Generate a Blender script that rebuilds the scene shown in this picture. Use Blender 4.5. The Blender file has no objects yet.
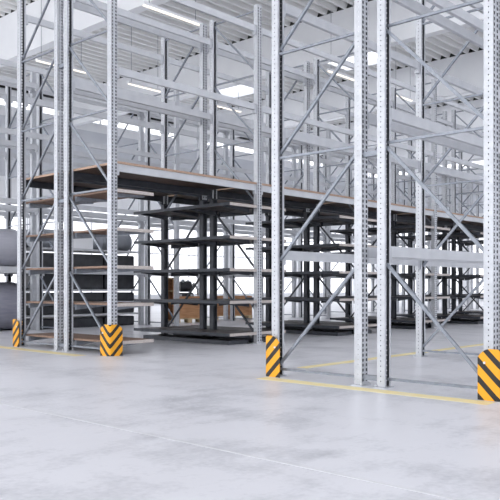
import bpy, bmesh, math, random
from mathutils import Vector, Matrix
random.seed(7)
S = bpy.context.scene
C = S.collection

# ------------------------------------------------------------------ camera, world, exposure
YAW = 0.744
F_PX, HOR = 739.4, 286.3
cam_d = bpy.data.cameras.new('camera'); cam = bpy.data.objects.new('camera', cam_d); C.objects.link(cam)
cam.location = (0, 0, 1.0); cam.rotation_euler = (math.pi/2, 0, YAW-math.pi/2)
cam_d.sensor_width = 36; cam_d.lens = F_PX*36/500; cam_d.shift_y = (HOR-250)/500
cam_d.clip_end = 300
S.camera = cam

W = bpy.data.worlds.new('sky'); S.world = W; W.use_nodes = True
nt = W.node_tree; nt.nodes.clear()
wo = nt.nodes.new('ShaderNodeOutputWorld'); bg = nt.nodes.new('ShaderNodeBackground')
bg.inputs['Color'].default_value = (0.965, 0.975, 1.0, 1); bg.inputs['Strength'].default_value = 1.3
nt.links.new(bg.outputs[0], wo.inputs[0])

S.view_settings.view_transform = 'Standard'
S.view_settings.look = 'None'
S.view_settings.gamma = 1
S.view_settings.use_curve_mapping = False
S.view_settings.exposure = 1.17

su, cu = math.sin(YAW), math.cos(YAW)
RZ = 0.0
def P(U, V, z=0.0):            # hall axes: U = world x along the rack rows, V = world y across them
    return Vector((U, V, z))

# ------------------------------------------------------------------ materials
def mat(name, col, rough=.5, metal=0.0, noise=None, col2=None, scale=8.0, bump=0.0, stretch=None):
    m = bpy.data.materials.new(name); m.use_nodes = True
    n = m.node_tree; b = n.nodes['Principled BSDF']
    b.inputs['Base Color'].default_value = (*col, 1); b.inputs['Roughness'].default_value = rough
    b.inputs['Metallic'].default_value = metal
    if col2 is not None:
        tc = n.nodes.new('ShaderNodeTexCoord'); mp = n.nodes.new('ShaderNodeMapping')
        nz = n.nodes.new('ShaderNodeTexNoise'); mx = n.nodes.new('ShaderNodeMix'); mx.data_type = 'RGBA'
        nz.inputs['Scale'].default_value = scale; nz.inputs['Detail'].default_value = 6
        if stretch: mp.inputs['Scale'].default_value = stretch
        n.links.new(tc.outputs['Object'], mp.inputs[0]); n.links.new(mp.outputs[0], nz.inputs['Vector'])
        rp = n.nodes.new('ShaderNodeMapRange'); rp.inputs[1].default_value = .3; rp.inputs[2].default_value = .7
        n.links.new(nz.outputs['Fac'], rp.inputs[0])
        n.links.new(rp.outputs[0], mx.inputs[0])
        mx.inputs[6].default_value = (*col, 1); mx.inputs[7].default_value = (*col2, 1)
        n.links.new(mx.outputs[2], b.inputs['Base Color'])
        if bump:
            bp = n.nodes.new('ShaderNodeBump'); bp.inputs['Strength'].default_value = bump
            n.links.new(nz.outputs['Fac'], bp.inputs['Height']); n.links.new(bp.outputs[0], b.inputs['Normal'])
    return m
def emis(name, col, st):
    m = bpy.data.materials.new(name); m.use_nodes = True
    b = m.node_tree.nodes['Principled BSDF']
    b.inputs['Base Color'].default_value = (.8, .8, .8, 1)
    b.inputs['Emission Color'].default_value = (*col, 1); b.inputs['Emission Strength'].default_value = st
    return m
M = {}
M['galv'] = mat('galvanised_steel', (.46, .475, .51), .42, .3, col2=(.55, .565, .60), scale=14)
M['brace'] = mat('brace_steel', (.19, .21, .245), .4, .4, col2=(.27, .29, .33), scale=20)
M['beam'] = mat('beam_paint', (.52, .535, .57), .45, .15, col2=(.60, .61, .64), scale=5)
M['dark'] = mat('anthracite_paint_and_shade', (.035, .04, .05), .45, .2, col2=(.055, .06, .075), scale=9)  # own paint of columns and rails; painted shade on inner deck beams and floor slabs
M['chip'] = mat('chipboard', (.38, .25, .18), .75, 0, col2=(.48, .34, .26), scale=40)
M['board'] = mat('pale_board', (.46, .41, .385), .6, 0, col2=(.56, .51, .48), scale=30)
M['brownboard'] = mat('brown_board', (.20, .125, .09), .65, 0, col2=(.30, .20, .15), scale=30)
M['white'] = mat('white_paint', (.80, .81, .84), .6, 0, col2=(.84, .85, .87), scale=2)
M['girder'] = mat('white_girder', (.80, .81, .84), .6, 0, col2=(.85, .86, .88), scale=1.2)
M['deck'] = mat('roof_sheet', (.80, .80, .79), .5, 0, col2=(.84, .84, .83), scale=1)
M['void_shade'] = mat('roof_void_shade', (.03, .03, .03), .9)  # black stand-in for shaded voids under the roof ribs and at the wall top
M['wallgrey'] = mat('grey_wall_panel', (.56, .58, .63), .5, 0, col2=(.62, .64, .68), scale=1)
M['roll'] = mat('grey_wrapped_roll', (.26, .26, .32), .3, .1, col2=(.34, .34, .40), scale=3, stretch=(1, 6, 6))
M['palewrap'] = mat('pale_wrapped_roll', (.46, .46, .53), .3, .1, col2=(.54, .54, .60), scale=3, stretch=(1, 6, 6))
M['duct'] = mat('duct_steel', (.38, .40, .44), .35, .6, col2=(.46, .48, .52), scale=6)
M['bin'] = mat('black_wrap', (.015, .017, .022), .35, 0, col2=(.04, .042, .05), scale=6)
M['crate'] = mat('crate_wood', (.42, .20, .09), .7, 0, col2=(.60, .34, .18), scale=5, stretch=(1, 1, 9))
M['pallet'] = mat('pallet_wood', (.50, .37, .22), .75, 0, col2=(.62, .48, .30), scale=9)
M['lamp'] = emis('lamp_diffuser', (1.0, .88, .72), .50)
M['spot'] = emis('spot_glass', (1.0, .98, .95), 6.0)
M['chrome'] = mat('bolt_steel', (.7, .7, .72), .3, .9)
M['orange'] = mat('orange_paint', (.75, .30, .05), .4)
M['joint'] = mat('joint_filler', (.62, .62, .64), .5)
M['inside'] = mat('shaded_channel_inside', (.07, .075, .085), .6, .2)  # shade inside the channel put into the colour, so slots read dark
M['panelbrown'] = mat('dark_brown_panel', (.11, .075, .06), .5, 0, col2=(.16, .11, .085), scale=12)  # deck panel faces even dark brown, darker than their tan edge
M['darkboard'] = mat('dark_shelf_board', (.07, .06, .06), .5, 0, col2=(.12, .10, .095), scale=12)

def floor_mat():
    m = bpy.data.materials.new('polished_concrete'); m.use_nodes = True
    n = m.node_tree; L = n.links; b = n.nodes['Principled BSDF']
    tc = n.nodes.new('ShaderNodeTexCoord')
    def noise(sc, stretch, det=8, rough=.6):
        mp = n.nodes.new('ShaderNodeMapping'); mp.inputs['Scale'].default_value = stretch
        z = n.nodes.new('ShaderNodeTexNoise'); z.inputs['Scale'].default_value = sc
        z.inputs['Detail'].default_value = det; z.inputs['Roughness'].default_value = rough
        L.new(tc.outputs['Object'], mp.inputs[0]); L.new(mp.outputs[0], z.inputs['Vector']); return z
    a = noise(1.3, (1, .6, 1)); c = noise(5.0, (.3, 1, 1)); d = noise(24, (1, 1, 1), 4)
    s1 = n.nodes.new('ShaderNodeMath'); s1.operation = 'MULTIPLY_ADD'; s1.inputs[1].default_value = .6
    L.new(c.outputs['Fac'], s1.inputs[0]); L.new(a.outputs['Fac'], s1.inputs[2])
    s2 = n.nodes.new('ShaderNodeMath'); s2.operation = 'MULTIPLY_ADD'; s2.inputs[1].default_value = .35
    L.new(d.outputs['Fac'], s2.inputs[0]); L.new(s1.outputs[0], s2.inputs[2])
    rp = n.nodes.new('ShaderNodeValToRGB')
    rp.color_ramp.elements[0].position = .74; rp.color_ramp.elements[0].color = (.47, .475, .51, 1)
    rp.color_ramp.elements[1].position = 1.22; rp.color_ramp.elements[1].color = (.68, .68, .72, 1)
    L.new(s2.outputs[0], rp.inputs[0]); L.new(rp.outputs[0], b.inputs['Base Color'])
    rr = n.nodes.new('ShaderNodeMapRange'); rr.inputs[1].default_value = .3; rr.inputs[2].default_value = .7
    rr.inputs[3].default_value = .28; rr.inputs[4].default_value = .42
    L.new(c.outputs['Fac'], rr.inputs[0]); L.new(rr.outputs[0], b.inputs['Roughness'])
    return m
M['floor'] = floor_mat()

def yellow_line_mat():
    return mat('yellow_floor_paint', (.82, .68, .30), .5, 0, col2=(.80, .72, .46), scale=6)
M['yellow'] = yellow_line_mat()

def guard_mat():
    m = bpy.data.materials.new('hazard_chevrons'); m.use_nodes = True
    n = m.node_tree; L = n.links; b = n.nodes['Principled BSDF']
    uv = n.nodes.new('ShaderNodeUVMap'); uv.uv_map = 'stripes'
    sp = n.nodes.new('ShaderNodeSeparateXYZ'); L.new(uv.outputs[0], sp.inputs[0])
    ab = n.nodes.new('ShaderNodeMath'); ab.operation = 'ABSOLUTE'; L.new(sp.outputs[0], ab.inputs[0])
    sb = n.nodes.new('ShaderNodeMath'); sb.operation = 'SUBTRACT'; L.new(sp.outputs[1], sb.inputs[0]); L.new(ab.outputs[0], sb.inputs[1])
    ad = n.nodes.new('ShaderNodeMath'); ad.operation = 'ADD'; L.new(sb.outputs[0], ad.inputs[0]); ad.inputs[1].default_value = 1.016
    dv = n.nodes.new('ShaderNodeMath'); dv.operation = 'DIVIDE'; L.new(ad.outputs[0], dv.inputs[0]); dv.inputs[1].default_value = .16
    fr = n.nodes.new('ShaderNodeMath'); fr.operation = 'FRACT'; L.new(dv.outputs[0], fr.inputs[0])
    lt = n.nodes.new('ShaderNodeMath'); lt.operation = 'LESS_THAN'; L.new(fr.outputs[0], lt.inputs[0]); lt.inputs[1].default_value = .42
    mx = n.nodes.new('ShaderNodeMix'); mx.data_type = 'RGBA'; L.new(lt.outputs[0], mx.inputs[0])
    mx.inputs[6].default_value = (.85, .38, .008, 1); mx.inputs[7].default_value = (.012, .009, .008, 1)
    L.new(mx.outputs[2], b.inputs['Base Color']); b.inputs['Roughness'].default_value = .45
    return m
M['guard'] = guard_mat()

def pane_mat():
    m = bpy.data.materials.new('frosted_pane'); m.use_nodes = True
    n = m.node_tree; L = n.links; n.nodes.clear()
    o = n.nodes.new('ShaderNodeOutputMaterial'); t = n.nodes.new('ShaderNodeBsdfTransparent'); t.inputs[0].default_value = (.86, .86, .87, 1)
    d = n.nodes.new('ShaderNodeBsdfTranslucent'); d.inputs[0].default_value = (.9, .92, .95, 1)
    x = n.nodes.new('ShaderNodeMixShader'); x.inputs[0].default_value = .3
    L.new(t.outputs[0], x.inputs[1]); L.new(d.outputs[0], x.inputs[2]); L.new(x.outputs[0], o.inputs[0])
    return m
M['pane'] = pane_mat()

# ------------------------------------------------------------------ mesh helpers
def box(bm, x0, x1, y0, y1, z0, z1):
    vs = [bm.verts.new((x, y, z)) for x in (x0, x1) for y in (y0, y1) for z in (z0, z1)]
    for f in ((0, 1, 3, 2), (4, 6, 7, 5), (0, 4, 5, 1), (2, 3, 7, 6), (0, 2, 6, 4), (1, 5, 7, 3)):
        bm.faces.new([vs[i] for i in f])
def bar(bm, a, b, w, h, up=(1, 0, 0)):      # box section bar from a to b; w along 'up', h across
    a, b = Vector(a), Vector(b); d = (b-a).normalized(); u = Vector(up); s = d.cross(u).normalized()
    vs = []
    for p in (a, b):
        for i, j in ((-1, -1), (1, -1), (1, 1), (-1, 1)):
            vs.append(bm.verts.new(p + u*w/2*i + s*h/2*j))
    for f in ((3, 2, 1, 0), (4, 5, 6, 7), (0, 1, 5, 4), (1, 2, 6, 5), (2, 3, 7, 6), (3, 0, 4, 7)):
        bm.faces.new([vs[i] for i in f])
def cyl(bm, a, b, r, n=20, cap=True, r2=None):
    a, b = Vector(a), Vector(b); d = (b-a).normalized()
    t = Vector((0, 0, 1)) if abs(d.z) < .9 else Vector((1, 0, 0))
    e1 = d.cross(t).normalized(); e2 = d.cross(e1)
    r2 = r if r2 is None else r2
    A = [bm.verts.new(a + (e1*math.cos(2*math.pi*i/n) + e2*math.sin(2*math.pi*i/n))*r) for i in range(n)]
    B = [bm.verts.new(b + (e1*math.cos(2*math.pi*i/n) + e2*math.sin(2*math.pi*i/n))*r2) for i in range(n)]
    for i in range(n):
        f = bm.faces.new((A[i], A[(i+1) % n], B[(i+1) % n], B[i])); f.smooth = True
    if cap: bm.faces.new(A[::-1]); bm.faces.new(B)
def prism(bm, prof, x0, x1):                # prof = (y,z) closed polygon extruded along x
    A = [bm.verts.new((x0, y, z)) for y, z in prof]; B = [bm.verts.new((x1, y, z)) for y, z in prof]
    n = len(prof)
    for i in range(n): bm.faces.new((A[i], A[(i+1) % n], B[(i+1) % n], B[i]))
    bm.faces.new(A[::-1]); bm.faces.new(B)
def mk(name, fn, m, bevel=0.0, solid=0.0):
    bm = bmesh.new(); fn(bm)
    bmesh.ops.recalc_face_normals(bm, faces=bm.faces)
    me = bpy.data.meshes.new(name); bm.to_mesh(me); bm.free(); me.materials.append(m)
    me['bev'] = bevel; me['sol'] = solid
    return me
def ob(name, me, parent=None, loc=(0, 0, 0), rz=0.0):
    o = bpy.data.objects.new(name, me); C.objects.link(o); o.location = loc; o.rotation_euler = (0, 0, rz)
    if parent is not None: o.parent = parent
    if me is not None:
        if me.get('sol', 0): s = o.modifiers.new('thickness', 'SOLIDIFY'); s.thickness = me['sol']; s.offset = 0
        if me.get('bev', 0):
            b = o.modifiers.new('bevel', 'BEVEL'); b.width = me['bev']; b.segments = 2; b.limit_method = 'ANGLE'
    return o
def tag(o, label, cat, group=None):
    o['label'] = label; o['category'] = cat
    if group: o['group'] = group
    return o
def thing(name, label, cat, loc, rz=RZ, group=None):
    return tag(ob(name, None, None, loc, rz), label, cat, group)
def struct(name, me, loc=(0, 0, 0), rz=RZ, parent=None):
    o = ob(name, me, parent, loc, rz)
    if parent is None: o['kind'] = 'structure'
    return o
def copy_tree(root, loc, rz, label, group=None):
    r = root.copy(); C.objects.link(r); r.location = loc; r.rotation_euler = (0, 0, rz); r['label'] = label
    if group: r['group'] = group
    for ch in list(root.children):
        c = ch.copy(); C.objects.link(c); c.parent = r
        for g in list(ch.children):
            d = g.copy(); C.objects.link(d); d.parent = c
    return r
ORD = ['first', 'second', 'third', 'fourth', 'fifth', 'sixth', 'seventh', 'eighth', 'ninth']

# ------------------------------------------------------------------ layout numbers
D, G, B = 1.106, .27, 3.129
UL, VL = 6.495, 8.675          # deck row, row end and front line
UR, VR = 6.272, 5.350          # near right-hand row, its line next to the aisle
UM, VM = 5.935, 13.686         # row behind the deck row
LEV = [1.40, 2.775, 4.18, 5.55]
WALL_V, WALL_U, ROOF = 30.3, 47.0, 10.05

# ------------------------------------------------------------------ the hall
def f_floor(bm): box(bm, -14, WALL_U+.3, -14, WALL_V+.3, -.2, 0)
struct('floor', mk('floor', f_floor, M['floor']))
def f_joint(bm): box(bm, 3.20, 3.215, -13, WALL_V-.1, 0, .0015)
struct('trim_1', mk('floor_joint', f_joint, M['joint']))

# roof sheet: trapezoid corrugations that run along U, with skylight openings between the girders
GIR = [12.8, 20.0, 27.0, 34.0, 41.0]
SKV = [(-4.0, -1.6), (2.4, 4.8), (5.6, 8.0), (8.8, 11.2), (15.6, 18.0), (22.2, 24.6)]
def ranges(lo, hi, cuts):
    out = []; a = lo
    for c0, c1 in cuts:
        if c0 > a: out.append((a, c0))
        a = max(a, c1)
    out.append((a, hi)); return out
SKU = [(g+1.6, g+5.6) for g in [-1, 6.0]+GIR[:-1]]
CELLS = [(a, b, c, d) for a, b in SKU for c, d in SKV if d < 12 or a > 21]  # skylights nearest the camera are unseen, added to brighten the floor
def f_roof(bm):
    pitch, hgt = .40, .16
    v = -8.0
    while v < WALL_V:
        v1 = v+pitch
        prof = [(v, ROOF), (v+.10, ROOF), (v+.16, ROOF+hgt), (v+.34, ROOF+hgt), (v1, ROOF)]
        cuts = sorted((ua, ub) for ua, ub, a, b in CELLS if a-.01 <= v and v1 <= b+.21)
        for u0, u1 in ranges(-8, WALL_U, cuts):
            A = [bm.verts.new((u0, y, z)) for y, z in prof]; Bv = [bm.verts.new((u1, y, z)) for y, z in prof]
            for i in range(4): bm.faces.new((A[i], A[i+1], Bv[i+1], Bv[i]))
        v = v1
struct('ceiling', mk('ceiling', f_roof, M['deck'], solid=.004))
def f_sky(a, b, c, d):
    def f(bm):
        for x in (a, b-.06): box(bm, x, x+.06, c, d, ROOF-.02, ROOF+.22)
        for y in (c, d-.06): box(bm, a+.06, b-.06, y, y+.06, ROOF-.02, ROOF+.22)
    return f
def f_pane(a, b, c, d, z):
    return lambda bm: box(bm, a, b, c, d, z, z+.01)
nwin = 1
for a, b, c, d in CELLS:
    if 1:
        w = struct('window_%d' % nwin, mk('skylight_frame', f_sky(a-.02, b+.02, c-.02, d+.2), M['white']))
        ob('pane', mk('skylight_pane', f_pane(a+.03, b-.03, c+.03, d+.14, ROOF+.2), M['pane']), w)
        nwin += 1

def f_girder(bm):
    prism_pts = [(-.16, 8.55), (.16, 8.55), (.16, ROOF-.005), (-.16, ROOF-.005)]
    A = [bm.verts.new((x, -8, z)) for x, z in prism_pts]; Bv = [bm.verts.new((x, WALL_V, z)) for x, z in prism_pts]
    for i in range(4): bm.faces.new((A[i], A[(i+1) % 4], Bv[(i+1) % 4], Bv[i]))
    bm.faces.new(A[::-1]); bm.faces.new(Bv)
def f_void_shade(bm):  # dark plugs painting the shade in the rib voids above each girder
    v = -8.0
    while v < WALL_V-.4:
        prof = [(v+.11, ROOF), (v+.165, ROOF+.15), (v+.335, ROOF+.15), (v+.39, ROOF)]
        prism(bm, prof, -.16, -.08); v += .40
def f_flange(bm):
    box(bm, -.30, .30, -8, WALL_V, 8.12, 8.2)
gm, fm = mk('girder', f_girder, M['girder']), mk('void_shade', f_void_shade, M['void_shade'])
for i, g in enumerate(GIR):
    t = struct('trim_%d' % (i+2), gm, P(g, 0)); ob('rib_void_shade', fm, t)
# far walls: base wall, window band, panels and clerestory
def wall_boxes(L, panel):
    def f(bm):
        for z0, z1 in panel: box(bm, L[0], L[1], 0, .25, z0, z1)
    return f
def build_wall(nm, loc, rz, a, b, pattern_w):
    global nwin
    w = struct(nm, mk(nm, wall_boxes((a, b), [(0, .5), (5.0, 5.9), (8.6, 9.05), (9.45, ROOF+.18)]), M['white']), loc, rz)
    ob('wall_panel', mk('wall_panel', wall_boxes((a, b), [(5.9, 8.6)]), M['wallgrey']), w)
    def piers(bm):
        x = a
        while x < b-.1:
            box(bm, x, x+.5, 0, .25, .5, 5.0); x += pattern_w
            if x+.5 > b: break
        box(bm, b-.4, b, .0, .25, .5, 5)
    ob('pier', mk('pier', piers, M['white']), w)
    x = a
    while x < b-pattern_w*.5:
        x0, x1 = x+.5, min(x+pattern_w, b-.4)
        def fr(bm, x0=x0, x1=x1):
            for z in (.5, 2.7, 4.93): box(bm, x0, x1, .08, .14, z, z+.07)
            k = max(1, round((x1-x0)/1.5))
            for i in range(k+1):
                xx = x0+(x1-x0-.06)*i/k; box(bm, xx, xx+.06, .085, .135, .57, 4.93)
        wi = struct('window_%d' % nwin, mk('window_frame', fr, M['white']), loc, rz); nwin += 1
        ob('pane', mk('pane', lambda bm, x0=x0, x1=x1: box(bm, x0, x1, .16, .17, .5, 5), M['pane']), wi)
        x += pattern_w
    wi = struct('window_%d' % nwin, mk('clerestory_frame', lambda bm: [box(bm, a+6*i, a+6*i+.08, .08, .14, 9.05, 9.45) for i in range(int((b-a)/6)+1)], M['white']), loc, rz); nwin += 1
    ob('pane', mk('pane', lambda bm: box(bm, a, b, .16, .17, 9.05, 9.45), M['pane']), wi)
build_wall('wall_left', P(0, WALL_V), RZ, -8, WALL_U, 6.5)
build_wall('wall_right_unseen', P(0, -9), math.pi, -WALL_U, 8, 6.5)  # unseen side wall added to cut the light from that side
build_wall('wall_back', P(WALL_U, 0), RZ-math.pi/2, -WALL_V, 8, 6.5)
struct('trim_8', mk('wall_top_gap_shade', lambda bm: box(bm, -8, WALL_U-.4, WALL_V-.06, WALL_V-.005, ROOF-.24, ROOF-.02), M['void_shade']))  # dark strip painting the shade in the gap under the roof edge

# yellow floor lines
def yl(name, u0, u1, v0, v1, label):
    tag(ob(name, mk('floor_line', lambda bm: box(bm, u0, u1, v0, v1, 0, .002), M['yellow']), None, (0, 0, 0), RZ), label, 'floor line')
yl('floor_line', 5.93, 6.11, 2.75, VR+.02, 'yellow line painted across the open end of the near right-hand rack row')
yl('floor_line', 7.1, 22.0, VR+.24, VR+.40, 'long yellow floor line running along the aisle side of the right-hand rack row')
yl('floor_line', 6.08, 6.27, VL+.32, VL+5.4, 'yellow line painted across the end of the rack row with the wooden deck')

# ------------------------------------------------------------------ rack frames
WU, WV = .112, .088
def f_upright(z0, z1, perf):       # open channel: slotted web at -y, flanges with small holes, return lips at +y
    def sheet(bm, pts, hole_cols, zs, flip, mi):
        g = [[bm.verts.new((x, y, z)) for z in zs] for x, y in pts]
        for i in range(len(pts)-1):
            for j in range(len(zs)-1):
                if i in hole_cols and j % 2 == 1: continue
                q = (g[i][j], g[i+1][j], g[i+1][j+1], g[i][j+1])
                f = bm.faces.new(q[::-1] if flip else q); f.material_index = mi
    def f(bm):
        def zrow(first, hh):
            zs = [z0]; z = z0+first
            while z+hh+.005 < z1:
                zs += [z, z+hh]; z += .05
            return zs+[z1]
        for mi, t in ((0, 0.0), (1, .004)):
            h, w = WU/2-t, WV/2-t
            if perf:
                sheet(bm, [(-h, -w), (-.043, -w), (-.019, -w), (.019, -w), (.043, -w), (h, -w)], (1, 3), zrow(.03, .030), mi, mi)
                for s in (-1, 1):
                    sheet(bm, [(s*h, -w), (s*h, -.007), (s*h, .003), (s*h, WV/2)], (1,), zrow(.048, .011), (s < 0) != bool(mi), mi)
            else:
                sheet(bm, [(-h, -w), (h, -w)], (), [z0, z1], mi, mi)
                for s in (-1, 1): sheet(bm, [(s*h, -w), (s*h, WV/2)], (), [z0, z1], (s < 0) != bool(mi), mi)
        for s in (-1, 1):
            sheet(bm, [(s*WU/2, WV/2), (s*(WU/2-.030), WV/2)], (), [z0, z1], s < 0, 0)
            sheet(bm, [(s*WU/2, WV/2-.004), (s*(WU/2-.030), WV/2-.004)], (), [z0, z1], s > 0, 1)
    return f
def mk_up(z0, z1, perf):
    bm = bmesh.new(); f_upright(z0, z1, perf)(bm)
    me = bpy.data.meshes.new('upright'); bm.to_mesh(me); bm.free()
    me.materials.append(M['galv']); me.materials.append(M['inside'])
    return me
HT = 5.92
up_perf = mk_up(.012, HT, True)
up_plain = mk_up(.012, HT, False)
up_top = mk_up(2.62, HT, True)
def f_col(bm):
    box(bm, -.045, .045, -.012, .012, .014, 2.60)
    for s in (-1, 1): box(bm, s*.055-(.012 if s > 0 else 0), s*.055+(.012 if s < 0 else 0), -.045, .045, .014, 2.60)
    box(bm, -.056, .056, -.05, .05, 2.60, 2.618)
col_dark = mk('support_column', f_col, M['dark'])
foot = mk('foot_plate', lambda bm: box(bm, -.085, .085, -.065, .065, 0, .010), M['galv'])
anchor = mk('anchor_bolt', lambda bm: cyl(bm, (0, 0, .0105), (0, 0, .032), .011, 8), M['chrome'])
ZL = [(.14, 1.22), (1.29, 2.37), (2.47, 3.52), (3.62, 4.67), (4.77, 5.80)]
ZH = [.085, 2.42, 3.57, 4.72, 5.85]
def diag_mesh(a, b, m): return mk('diagonal_brace', lambda bm: bar(bm, (0, .035, a), (0, D-.035, b), .028, .030), m)
def hor_mesh(z, m): return mk('horizontal_brace', lambda bm: bar(bm, (.02, .035, z), (.02, D-.035, z), .026, .026), m)
DG = {(i, d): diag_mesh(a, b, M['dark'] if d else M['brace']) for i, (a, b) in enumerate(ZL) for d in (0, 1)}
HG = {(i, d): hor_mesh(z, M['dark'] if d else M['brace']) for i, z in enumerate(ZH) for d in (0, 1)}
def frame(label, loc, rz, perf=True, dark_out=False, dark_in=False, group=None):
    t = thing('rack_ladder', label, 'rack frame', loc, rz, group)
    for y, r, dk in ((0, 0, dark_out), (D, math.pi, dark_in)):
        if dk:
            ob('support_column', col_dark, t, (0, y, 0), r)['label'] = 'dark grey lower column'
            ob('upright', up_top, t, (0, y, 0), r)
        else:
            ob('upright', up_perf if perf else up_plain, t, (0, y, 0), r)
        fp = ob('foot_plate', foot, t, (0, y, 0), r)
        if perf:
            for sx in (-1, 1): ob('anchor_bolt', anchor, fp, (sx*.07, -.052, 0))
    dk = dark_in
    for i in range(5):
        d = 1 if (dk and i < 2) else 0
        ob('diagonal_brace', DG[i, d], t)
        ob('horizontal_brace', HG[i, 1 if (dk and i == 0) else 0], t)
    return t
def fpos(n): return 'end' if n == 0 else ORD[n]
# right row
for k in range(0, 2):
    frame('galvanised rack frame at the %s of the right-hand row, beside the aisle' % ('open end' if k == 0 else 'second bay'), P(UR+k*B, VR), RZ+math.pi)
    frame('galvanised rack frame at the %s of the right-hand row, nearest the camera' % ('open end' if k == 0 else 'second bay'), P(UR+k*B, VR-2*D-G), RZ)
NL = 8
for k in range(NL):
    dk = k > 0
    frame('pale steel rack frame through the wooden deck, %s from the row end, front half' % ORD[k] if k else 'pale rack frame ending the deck row, front half beside the chevron guard',
          P(UL+k*B, VL), RZ, True, False, dk)
    frame('pale steel rack frame through the wooden deck, %s from the row end, rear half' % ORD[k] if k else 'pale rack frame ending the deck row, rear half at far left',
          P(UL+k*B, VL+2*D+G), RZ+math.pi, True, dk, dk)
for nm, U0, V0, ks in (('rack row behind the deck row', UM, VM, range(1, 9)),):
    pf = frame('%s pale frame of the %s, front half' % (ORD[0].capitalize(), nm), P(U0+ks[0]*B, V0), RZ, False)
    for k in ks:
        if k != ks[0]:
            copy_tree(pf, P(U0+k*B, V0), RZ, '%s pale frame of the %s, front half' % (ORD[k-ks[0]].capitalize(), nm))
        copy_tree(pf, P(U0+k*B, V0+2*D+G), RZ+math.pi, '%s pale frame of the %s, rear half' % (ORD[k-ks[0]].capitalize(), nm))
# row spacers
sp_me = mk('row_spacer', lambda bm: (box(bm, -.03, .03, .045, G-.045, 0, .05)), M['brace'])
for nm, U0, V0, ks in (('right-hand row', UR, VR-D-G, (0, 1)), ('deck row', UL, VL+D, (0,))):
    for k in ks:
        for zi, z in enumerate((.06, 2.30, 4.4)):
            tag(ob('row_spacer', sp_me, None, P(U0+k*B, V0, z), RZ),
                'grey row spacer %s between the back-to-back %s frames of the %s' % (('at the floor', 'midway', 'high up')[zi], ('end', 'second')[k], nm), 'row spacer')

# ------------------------------------------------------------------ beams
BL = B-WU-.012
def f_beam(bm):
    h, w = .108, .024
    prof = [(-w, -h), (w, -h), (w, -.040), (w-.018, -.034), (w-.018, 0), (-w, 0)]
    prism(bm, prof, -BL/2+.045, BL/2-.045)
def f_conn(bm):
    box(bm, -.002, .045, -.026, .026, -.165, 0)
beam_me = mk('box_section', f_beam, M['beam'])
beam_far = mk('box_beam', lambda bm: (f_beam(bm), box(bm, -BL/2, -BL/2+.045, -.026, .026, -.165, 0), box(bm, BL/2-.045, BL/2, -.026, .026, -.165, 0)), M['beam'])
conn_me = mk('end_connector', f_conn, M['galv'])
beam_shade = mk('box_section', f_beam, M['dark']); conn_shade = mk('end_connector', f_conn, M['dark'])  # shade-coloured copies of the pale beam parts
far_shade = beam_far.copy(); far_shade.materials[0] = M['dark']
proto = None
def beam(label, U, V, z, near=True, group=None):
    global proto
    if not near:
        return tag(ob('rack_crossbar', beam_far, None, P(U, V, z), RZ), label, 'crossbar', group)
    if proto is None:
        proto = thing('rack_crossbar', label, 'crossbar', P(U, V, z), RZ, group)
        ob('box_section', beam_me, proto)
        ob('end_connector', conn_me, proto, (-BL/2, 0, 0)); ob('end_connector', conn_me, proto, (BL/2, 0, 0), math.pi)
        return proto
    return copy_tree(proto, P(U, V, z), RZ, label, group)
LN = ['lowest', 'second', 'third', 'top']
for li, v in enumerate((VR, VR-D, VR-D-G, VR-2*D-G)):
    for k in range(2 if li < 3 else 1):
        for i, z in enumerate(LEV):
            beam('%s-level pale beam of the right-hand row, %s bay, %s line from the aisle' % (LN[i].capitalize(), ORD[k], ORD[li]), UR+(k+.5)*B, v, z, group=None)
for li, v in enumerate((VL, VL+D, VL+D+G, VL+2*D+G)):
    for k in range(NL-1):
        for i, z in enumerate(LEV[1:]):
            nm = ('carrying the wooden deck', 'one level above the wooden deck', 'two levels above the wooden deck')[i]
            in_shade = i == 0 and li > 0  # inner deck beams: shade under the deck painted on as dark colour
            bo = beam('%s beam %s, %s bay, %s line from the front' % ('Shade-darkened' if in_shade else 'Pale', nm, ORD[k], ORD[li]), UL+(k+.5)*B, v, z, near=k < 3)
            if in_shade:
                if bo.data is not None: bo.data = far_shade
                for ch in bo.children: ch.data = beam_shade if ch.data == beam_me else conn_shade
for li, v in enumerate((VM, VM+D, VM+D+G, VM+2*D+G)):
    for k in range(0, 7):
        for i, z in enumerate(LEV):
            beam('%s-level pale beam of the row behind the deck row, %s bay, %s line' % (LN[i].capitalize(), ORD[k], ORD[li]), UM+(k+.5)*B, v, z, near=False)

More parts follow.
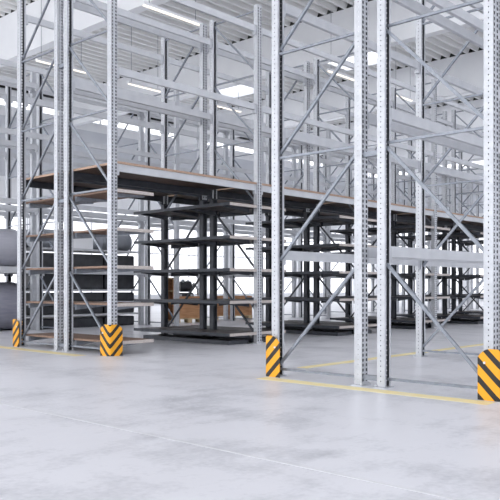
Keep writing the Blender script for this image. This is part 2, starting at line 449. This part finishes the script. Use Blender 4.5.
# ------------------------------------------------------------------ wooden deck and shelves under it
db = mk('deck_panel', lambda bm: box(bm, -BL/2+.003, BL/2-.003, -.03, D+.03, 0, .032), M['panelbrown'])
eb = mk('edge_band', lambda bm: (box(bm, -BL/2+.003, BL/2-.003, -.038, -.0305, 0, .034), box(bm, -BL/2-.0005, -BL/2+.0025, -.038, D+.038, 0, .034)), M['chip'])
for k in range(NL-1):
    for r, v in (('front', VL), ('rear', VL+D+G)):
        dp = ob('deck_panel', db, None, P(UL+(k+.5)*B, v, LEV[1]+.001), RZ)
        ob('edge_band', eb, dp)['label'] = 'pale tan edge of the panel'
        tag(dp, 'Brown chipboard deck panel on the %s beams, %s bay from the row end' % (r, ORD[k]), 'deck panel')
VT = 2*D+G
SZ = [.20, .75, 1.30, 1.85, 2.41]
SN = ['lowest', 'second', 'third', 'fourth', 'topmost']
def shelf_proto(dark, ln, last):
    t = thing('cantilever_shelf', 'x', 'shelf', (0, 0, 0))
    x0, x1 = .060, ln
    ob('shelf_board', mk('shelf_board', lambda bm: box(bm, x0, x1-.012, -.02, VT+.02, -.028, 0), M['darkboard'] if dark else M['brownboard']), t)
    if dark:
        ob('edge_rail', mk('edge_rail', lambda bm: box(bm, x1-.012, x1+.015, -.025, VT+.025, -.045, .006), M['dark']), t)['label'] = 'dark steel edge rail'
    fr = mk('front_edge', lambda bm: box(bm, x0, x1-.014, -.032, -.021, -.045, .004), M['board'])
    ob('front_edge', fr, t)
    am = mk('arm', lambda bm: (prism_arm(bm, x0, x1-.05)), M['dark'] if dark else M['brace'])
    for y in (.16, D-.10, D+G+.10, VT-.14): ob('arm', am, t, (0, y, 0))
    return t
def prism_arm(bm, a, b):
    prof = [(a, -.11), (b, -.055), (b, -.030), (a, -.030)]
    A = [bm.verts.new((x, -.022, z)) for x, z in prof]; Bv = [bm.verts.new((x, .022, z)) for x, z in prof]
    for i in range(4): bm.faces.new((A[i], A[(i+1) % 4], Bv[(i+1) % 4], Bv[i]))
    bm.faces.new(A[::-1]); bm.faces.new(Bv)
def mirror_tree(root):          # the left-hand half of a shelf: the same parts mirrored in x
    r = root.copy(); C.objects.link(r)
    for ch in list(root.children):
        c = ch.copy(); C.objects.link(c); c.parent = r
        me = ch.data.copy(); me.transform(Matrix.Scale(-1, 4, Vector((1, 0, 0)))); me.flip_normals(); c.data = me
    return r
SH = .74
pA = shelf_proto(False, .76, True); pR = shelf_proto(True, SH, True); pL = mirror_tree(pR)
firstA = firstR = firstL = True
for k in range(0, NL):
    for i, z in enumerate(SZ):
        if k == 0:
            lb = '%s brown board shelf under the deck beside the row end frame' % SN[i].capitalize()
            if firstA: pA.location = P(UL, VL, z); pA.rotation_euler = (0, 0, RZ); pA['label'] = lb; firstA = False
            else: copy_tree(pA, P(UL, VL, z), RZ, lb)
            continue
        lb = '%s dark-edged shelf under the deck, right of the %s frame from the row end' % (SN[i].capitalize(), ORD[k])
        if firstR: pR.location = P(UL+k*B, VL, z); pR['label'] = lb; firstR = False
        else: copy_tree(pR, P(UL+k*B, VL, z), RZ, lb)
        lb = '%s dark-edged shelf under the deck, left of the %s frame from the row end' % (SN[i].capitalize(), ORD[k])
        if firstL: pL.location = P(UL+k*B, VL, z); pL['label'] = lb; firstL = False
        else: copy_tree(pL, P(UL+k*B, VL, z), RZ, lb)
# dark slabs standing in for the floor shadow under each stack of shelves
sk = mk('shadow_slab', lambda bm: [box(bm, s*.13 if s > 0 else -.62, .62 if s > 0 else -.13, .1, VT-.1, 0, .07) for s in (-1, 1)], M['dark'])
for k in range(1, NL):
    tag(ob('shadow_slab', sk, None, P(UL+k*B, VL), RZ), 'dark slab standing in for floor shadow under the shelves of the %s frame' % ORD[k], 'shadow slab')

# ------------------------------------------------------------------ chevron corner guards
def f_guard(bm):
    W2, R, n = .225, .05, 6
    uvl = bm.loops.layers.uv.new('stripes')
    path = []                      # plan path; bend at the origin corner: legs run +x and +y
    m = 7
    for i in range(m+1): path.append((W2-(W2-R)*i/m, 0))
    for i in range(1, n): a = math.pi/2*i/n; path.append((R-R*math.sin(a), R-R*math.cos(a)))
    for i in range(m+1): path.append((0, R+(W2-R)*i/m))
    s = [0]
    for a, b in zip(path, path[1:]): s.append(s[-1]+math.hypot(b[0]-a[0], b[1]-a[1]))
    mid = s[-1]/2; cols = []
    for (x, y), q in zip(path, s):
        t = abs(q-mid)/mid
        top = .452-.075*max(0, (t-.48)/.52)**2
        cols.append((x, y, q-mid, [0.0, top*.33, top*.66, top]))
    V = [[bm.verts.new((x, y, z)) for z in zs] for x, y, q, zs in cols]
    for i in range(len(cols)-1):
        for j in range(3):
            f = bm.faces.new((V[i][j], V[i+1][j], V[i+1][j+1], V[i][j+1])); f.smooth = False
            for l, (ci, cj) in zip(f.loops, ((i, j), (i+1, j), (i+1, j+1), (i, j+1))):
                l[uvl].uv = (cols[ci][2], cols[ci][3][cj])
g_me = mk('guard_shield', f_guard, M['guard'], solid=.007)
g_flip = g_me.copy(); g_flip.transform(Matrix.Scale(-1, 4, Vector((0, 1, 0)))); g_flip.flip_normals()
g_ft = mk('floor_flange', lambda bm: box(bm, .006, .06, .006, .06, 0, .012), M['guard'])
g_ff = g_ft.copy(); g_ff.transform(Matrix.Scale(-1, 4, Vector((0, 1, 0)))); g_ff.flip_normals()
bolt = mk('bolt', lambda bm: cyl(bm, (-.008, 0, 0), (.0, 0, 0), .011, 10), M['chrome'])
def guard(label, U, V, sgn):      # sgn +1: leg runs towards +V from the corner, -1: towards -V
    t = thing('corner_guard', label, 'corner guard', P(U, V), RZ, 'yellow and black rack end guards')
    ob('shield', g_me if sgn > 0 else g_flip, t)
    for zz in (.33,): ob('bolt', bolt, t, (-.004, sgn*.16, zz))
    return t
e = .105
guard('large yellow and black chevron guard at the right edge of the photo', UR-e, VR-2*D-G-.15, 1)
guard('chevron guard by the aisle-side post of the right-hand row, stripes slanting one way', UR-e, VR+.11, -1)
guard('yellow guard showing a full V of black chevrons, front of the deck row', UL-e, VL-.082, 1)
guard('small yellow and black guard at the far left post of the deck row', UL-e, VL+VT+.13, -1)

# ------------------------------------------------------------------ goods behind the deck row
shp = mk('steel_shelf', lambda bm: (box(bm, -1.49, 1.49, .03, D-.03, 0, .045)), M['beam'])
goods_levels = [(.28, .24), (.58, .24), (.88, .36), (1.40, .40), (1.86, 0)]
V3 = VM+D+G
for i, (z, h) in enumerate(goods_levels):
    tag(ob('steel_shelf', shp, None, P(UM+1.5*B, V3, z), RZ), '%s pale steel shelf holding black bundles behind the deck row' % ORD[i].capitalize(), 'shelf')
def bundle(n, ln, w, h):
    def f(bm):
        box(bm, -ln/2, ln/2, 0, w, 0, h)
    return mk('bundle', f, M['bin'], bevel=.03)
cnt = 0
POS = ['left', 'middle', 'right']
for i, (z, h) in enumerate([(0, .24)] + goods_levels[:4]):
    hh = (h if i else .24)
    if i == 4: hh = .34
    elif i == 3: hh = .38
    elif i: hh = .22
    me = bundle(0, .93, .85, hh)
    for j in range(3):
        tag(ob('wrapped_bundle', me, None, P(UM+1.5*B+(j-1)*.98, V3+.12, z+(.046 if i else 0)), RZ),
            'black wrapped bundle, %s on %s behind the deck row' % (POS[j], 'the floor' if i == 0 else 'the '+ORD[i-1]+' steel shelf'), 'bundle', 'black bundles on the steel shelves')
for j, (dy, r) in enumerate(((.38, .22), (.86, .22))):
    def ft(bm, r=r):
        cyl(bm, (-1.40, 0, 0), (1.40, 0, 0), r, 28)
        for x in (-1.38, -.5, .5, 1.36): cyl(bm, (x, 0, 0), (x+.03, 0, 0), r+.012, 28)
    tag(ob('duct_pipe', mk('duct_pipe', ft, M['duct']), None, P(UM+1.5*B, V3+dy, 1.905+r+.013), RZ),
        'grey ribbed duct pipe on top of the black bundles, %s one' % ('front', 'rear')[j], 'pipe')
tag(ob('carton', mk('carton', lambda bm: box(bm, -.3, .3, -.054, .054, 0, .40), M['white'], bevel=.01), None, P(UM+1.5*B-.2, V3+.088, 1.906), RZ),
    'white carton standing in front of the grey duct pipes', 'box')
# grey rolls at far left
shr = mk('roll_shelf', lambda bm: box(bm, -1.49, 1.49, .03, D-.03, 0, .03), M['beam'])
tag(ob('steel_shelf', shr, None, P(UM+.5*B, V3, 1.392), RZ), 'pale shelf carrying the upper grey roll at far left', 'shelf')
for z, r, lb in ((0, .55, 'large dark grey wrapped roll lying on the floor at far left'), (1.423, .45, 'grey wrapped roll on the shelf above the floor roll at far left')):
    t = thing('wrapped_roll', lb, 'roll', P(UM+.5*B, V3+.56, z+r), RZ, 'grey wrapped rolls at the far left')
    ob('roll', mk('roll', lambda bm, r=r: cyl(bm, (-1.38, 0, 0), (1.38, 0, 0), r, 40), M['roll' if z == 0 else 'palewrap'], bevel=.03), t)
    ob('core', mk('core', lambda bm, r=r: [cyl(bm, (s*1.38, 0, 0), (s*1.41, 0, 0), .09, 16) for s in (-1, 1)], M['pallet']), t)

# ------------------------------------------------------------------ crates
def at(X, Z): return Vector((su*X+cu*Z, su*Z-cu*X, 0))     # X to the side, Z ahead of the entrance point
def px(x, Z): return at((x-250)/F_PX*Z, Z)
CR = .25 - math.pi/2 + YAW
def pallet(label, loc, w, d):
    t = thing('pallet', label, 'pallet', loc, CR, None)
    def top(bm):
        n = 6
        for i in range(n): y = -d/2+(d-.1)*i/(n-1); box(bm, -w/2, w/2, y, y+.1, .10, .125)
    def bl(bm):
        for x in (-w/2, -.05, w/2-.1):
            for y in (-d/2, -.05, d/2-.1): box(bm, x, x+.1, y, y+.1, .02, .10)
            box(bm, x, x+.1, -d/2, d/2, 0, .02)
    ob('deck_boards', mk('deck_boards', top, M['pallet']), t); ob('block', mk('block', bl, M['pallet']), t)
    return t
def crate(label, loc, w, d, h, lid=True):
    t = thing('wooden_crate', label, 'crate', loc, CR)
    def side(bm):
        n = max(3, round(h/.12))
        for i in range(n):
            z0, z1 = h*i/n+.004, h*(i+1)/n-.004
            box(bm, -w/2, w/2, -d/2, -d/2+.02, z0, z1); box(bm, -w/2, w/2, d/2-.02, d/2, z0, z1)
            box(bm, -w/2, -w/2+.02, -d/2+.02, d/2-.02, z0, z1); box(bm, w/2-.02, w/2, -d/2+.02, d/2-.02, z0, z1)
    ob('side_boards', mk('side_boards', side, M['crate']), t)
    for x in (-w/2+.01, w/2-.09): ob('batten', mk('batten', lambda bm, x=x: box(bm, x, x+.08, -d/2-.022, -d/2-.001, 0, h), M['crate']), t)
    for y in (-d/2+.01, d/2-.09):
        for q in (-1, 1): ob('batten', mk('batten', lambda bm, y=y, q=q: box(bm, q*(w/2+.012)-.01, q*(w/2+.012)+.01, y, y+.08, 0, h), M['crate']), t)
    if lid: ob('lid', mk('lid', lambda bm: box(bm, -w/2-.01, w/2+.01, -d/2-.01, d/2+.01, h, h+.025), M['crate']), t)
    return t
pA_ = px(188, 20.6); pallet('pale pallet under the left wooden crate', pA_, .74, .74)
crate('brown plank crate on a pallet, left one, with dark machinery on its lid', pA_+Vector((0, 0, .126)), .68, .68, .57)
pB_ = px(231, 22.6); pallet('pale pallet under the right wooden crate', pB_, 1.14, .8)
crate('long brown plank crate on a pallet, right one with a bare lid', pB_+Vector((0, 0, .126)), 1.10, .74, .56)
pC_ = px(168.5, 21.2)
t = thing('crate_frame', 'tall narrow open wooden frame standing left of the crates', 'crate', pC_, CR)
ob('side_boards', mk('tall_boards', lambda bm: (box(bm, -.13, -.10, -.2, .2, 0, 1.25), box(bm, .10, .13, -.2, .2, 0, 1.25), box(bm, -.10, .10, .17, .2, 0, 1.25)), M['crate']), t)
for z in (.02, .5, .85, 1.2): ob('cross_board', mk('cross_board', lambda bm: box(bm, -.10, .10, -.2, .17, z, z+.03), M['pallet']), t)
# machine on the crate
t = thing('machine_part', 'dark grey machine part with pipes lying on the left crate', 'machine', pA_+Vector((-.04, 0, .722)), CR)
def housing(bm):
    box(bm, -.26, .16, -.16, .18, 0, .10)
    cyl(bm, (-.2, 0, .27), (.12, 0, .27), .15, 20); cyl(bm, (.12, 0, .27), (.2, 0, .22), .15, 20, r2=.09)
ob('housing', mk('housing', housing, M['bin'], bevel=.008), t)
def pipes(bm):
    pts = [(.18, 0, .30), (.27, 0, .27), (.31, 0, .18), (.31, 0, .03)]
    for a, b in zip(pts, pts[1:]): cyl(bm, a, b, .035, 12)
    cyl(bm, (-.12, -.05, .38), (-.12, -.05, .47), .05, 12); cyl(bm, (.02, .03, .38), (.02, .03, .45), .035, 12)
ob('pipe', mk('machine_pipe', pipes, M['duct']), t)
for x in (-.2, .1): ob('foot', mk('machine_foot', lambda bm: box(bm, x-.03, x+.03, -.19, -.162, 0, .06), M['duct']), t)

# ------------------------------------------------------------------ ceiling lamps
LAMPH = 8.0
def Uof(x, V):
    r = (x-250)/F_PX; Z = V/(su-cu*r); return Z*(cu+su*r)
def lamp(x0, x1, V, label):
    u0, u1 = Uof(x0, V), Uof(x1, V); L = abs(u1-u0); c = (u0+u1)/2
    t = thing('strip_light', label, 'ceiling light', P(c, V, LAMPH))
    ob('housing', mk('lamp_housing', lambda bm: box(bm, -L/2, L/2, -.05, .05, .03, .10), M['white']), t)
    ob('diffuser', mk('diffuser', lambda bm: box(bm, -L/2+.02, L/2-.02, -.045, .045, 0, .03), M['lamp'], bevel=.01), t)
    for s in (-1, 1): ob('suspension_wire', mk('wire', lambda bm: cyl(bm, (s*L*.4, 0, .10), (s*L*.4, 0, ROOF-LAMPH-.003), .008, 6), M['brace']), t)
VA, VB = 14.45, 20.45
lamp(36, 86, VB, 'long warm strip light hanging at the upper left, behind the end frame')
lamp(128, 161, VB, 'warm strip light hanging below the roof, between the first two rack frames')
lamp(215, 241, VB, 'warm strip light in the far light line, left of the tall perforated post')
lamp(143, 201, VA, 'long warm strip light near the top edge, right of the big white girder')
lamp(328, 357, VA, 'warm strip light seen between the two posts of the near end frame')
lamp(394, 412, VA, 'short warm strip light right of the inner near post')
SPOT = px(468, 30); SPOT.y = -8+.4*round((SPOT.y+8)/.4)+.05; SPOT.z = 1+(286.3-84)/F_PX*30
t = thing('spot_lamp', 'small round bright lamp under the roof at upper right', 'ceiling light', SPOT, 0)
ob('housing', mk('spot_housing', lambda bm: (cyl(bm, (0, 0, .1), (0, 0, .35), .22, 20, r2=.08), cyl(bm, (0, 0, .35), (0, 0, ROOF-SPOT.z-.003), .012, 8)), M['white']), t)
ob('diffuser', mk('spot_glass', lambda bm: bmesh.ops.create_uvsphere(bm, u_segments=16, v_segments=10, radius=.14), M['spot']), t)
# unit heater under the roof
ph = px(333, 25.0) + Vector((0, 0, 1+(286.3-18)/F_PX*25.0))
t = thing('unit_heater', 'white box heater hanging from the roof between the near posts', 'heater', ph-Vector((0, 0, .2)), RZ)
ob('casing', mk('casing', lambda bm: box(bm, -.45, .45, -.3, .3, 0, .4), M['white'], bevel=.02), t)
ob('louvre', mk('louvre', lambda bm: [box(bm, -.4, .4, -.32, -.301, .05+.07*i, .09+.07*i) for i in range(5)], M['beam']), t)
for s in (-1, 1): ob('suspension_rod', mk('rod', lambda bm: cyl(bm, (s*.35, 0, .4), (s*.35, 0, ROOF-ph.z+.2), .012, 6), M['brace']), t)

ROWS = (('through the wooden deck', 'deck row'), ('deck row, ', 'deck row'), ('ending the deck row', 'deck row'), ('behind the deck row', 'rear row'),
        ('wooden deck', 'deck row'), ('right-hand row', 'right-hand row'))
NM = {'rack_ladder': 'rack frames', 'rack_crossbar': 'crossbars', 'row_spacer': 'row spacers'}
for o in C.objects:
    if o.parent is not None or not o.get('label') or o.get('group'): continue
    n = o.name.split('.')[0]; lb = o['label']
    if n in NM:
        row = next((w for t_, w in ROWS if t_ in lb), 'deck row'); o['group'] = '%s of the %s' % (NM[n], row)
    else:
        g = {'cantilever_shelf': 'shelves under the wooden deck', 'deck_panel': 'wooden deck panels', 'shadow_slab': 'shadow slabs under the shelves',
             'strip_light': 'strip lights under the roof', 'steel_shelf': 'steel shelves in the rear row', 'duct_pipe': 'grey duct pipes',
             'floor_line': 'yellow floor lines', 'pallet': 'pallets under the crates', 'wooden_crate': 'plank crates'}.get(n)
        if g: o['group'] = g
for o in C.objects:
    if o.parent is None and o.get('label') and 'kind' not in o: o['kind'] = 'thing'
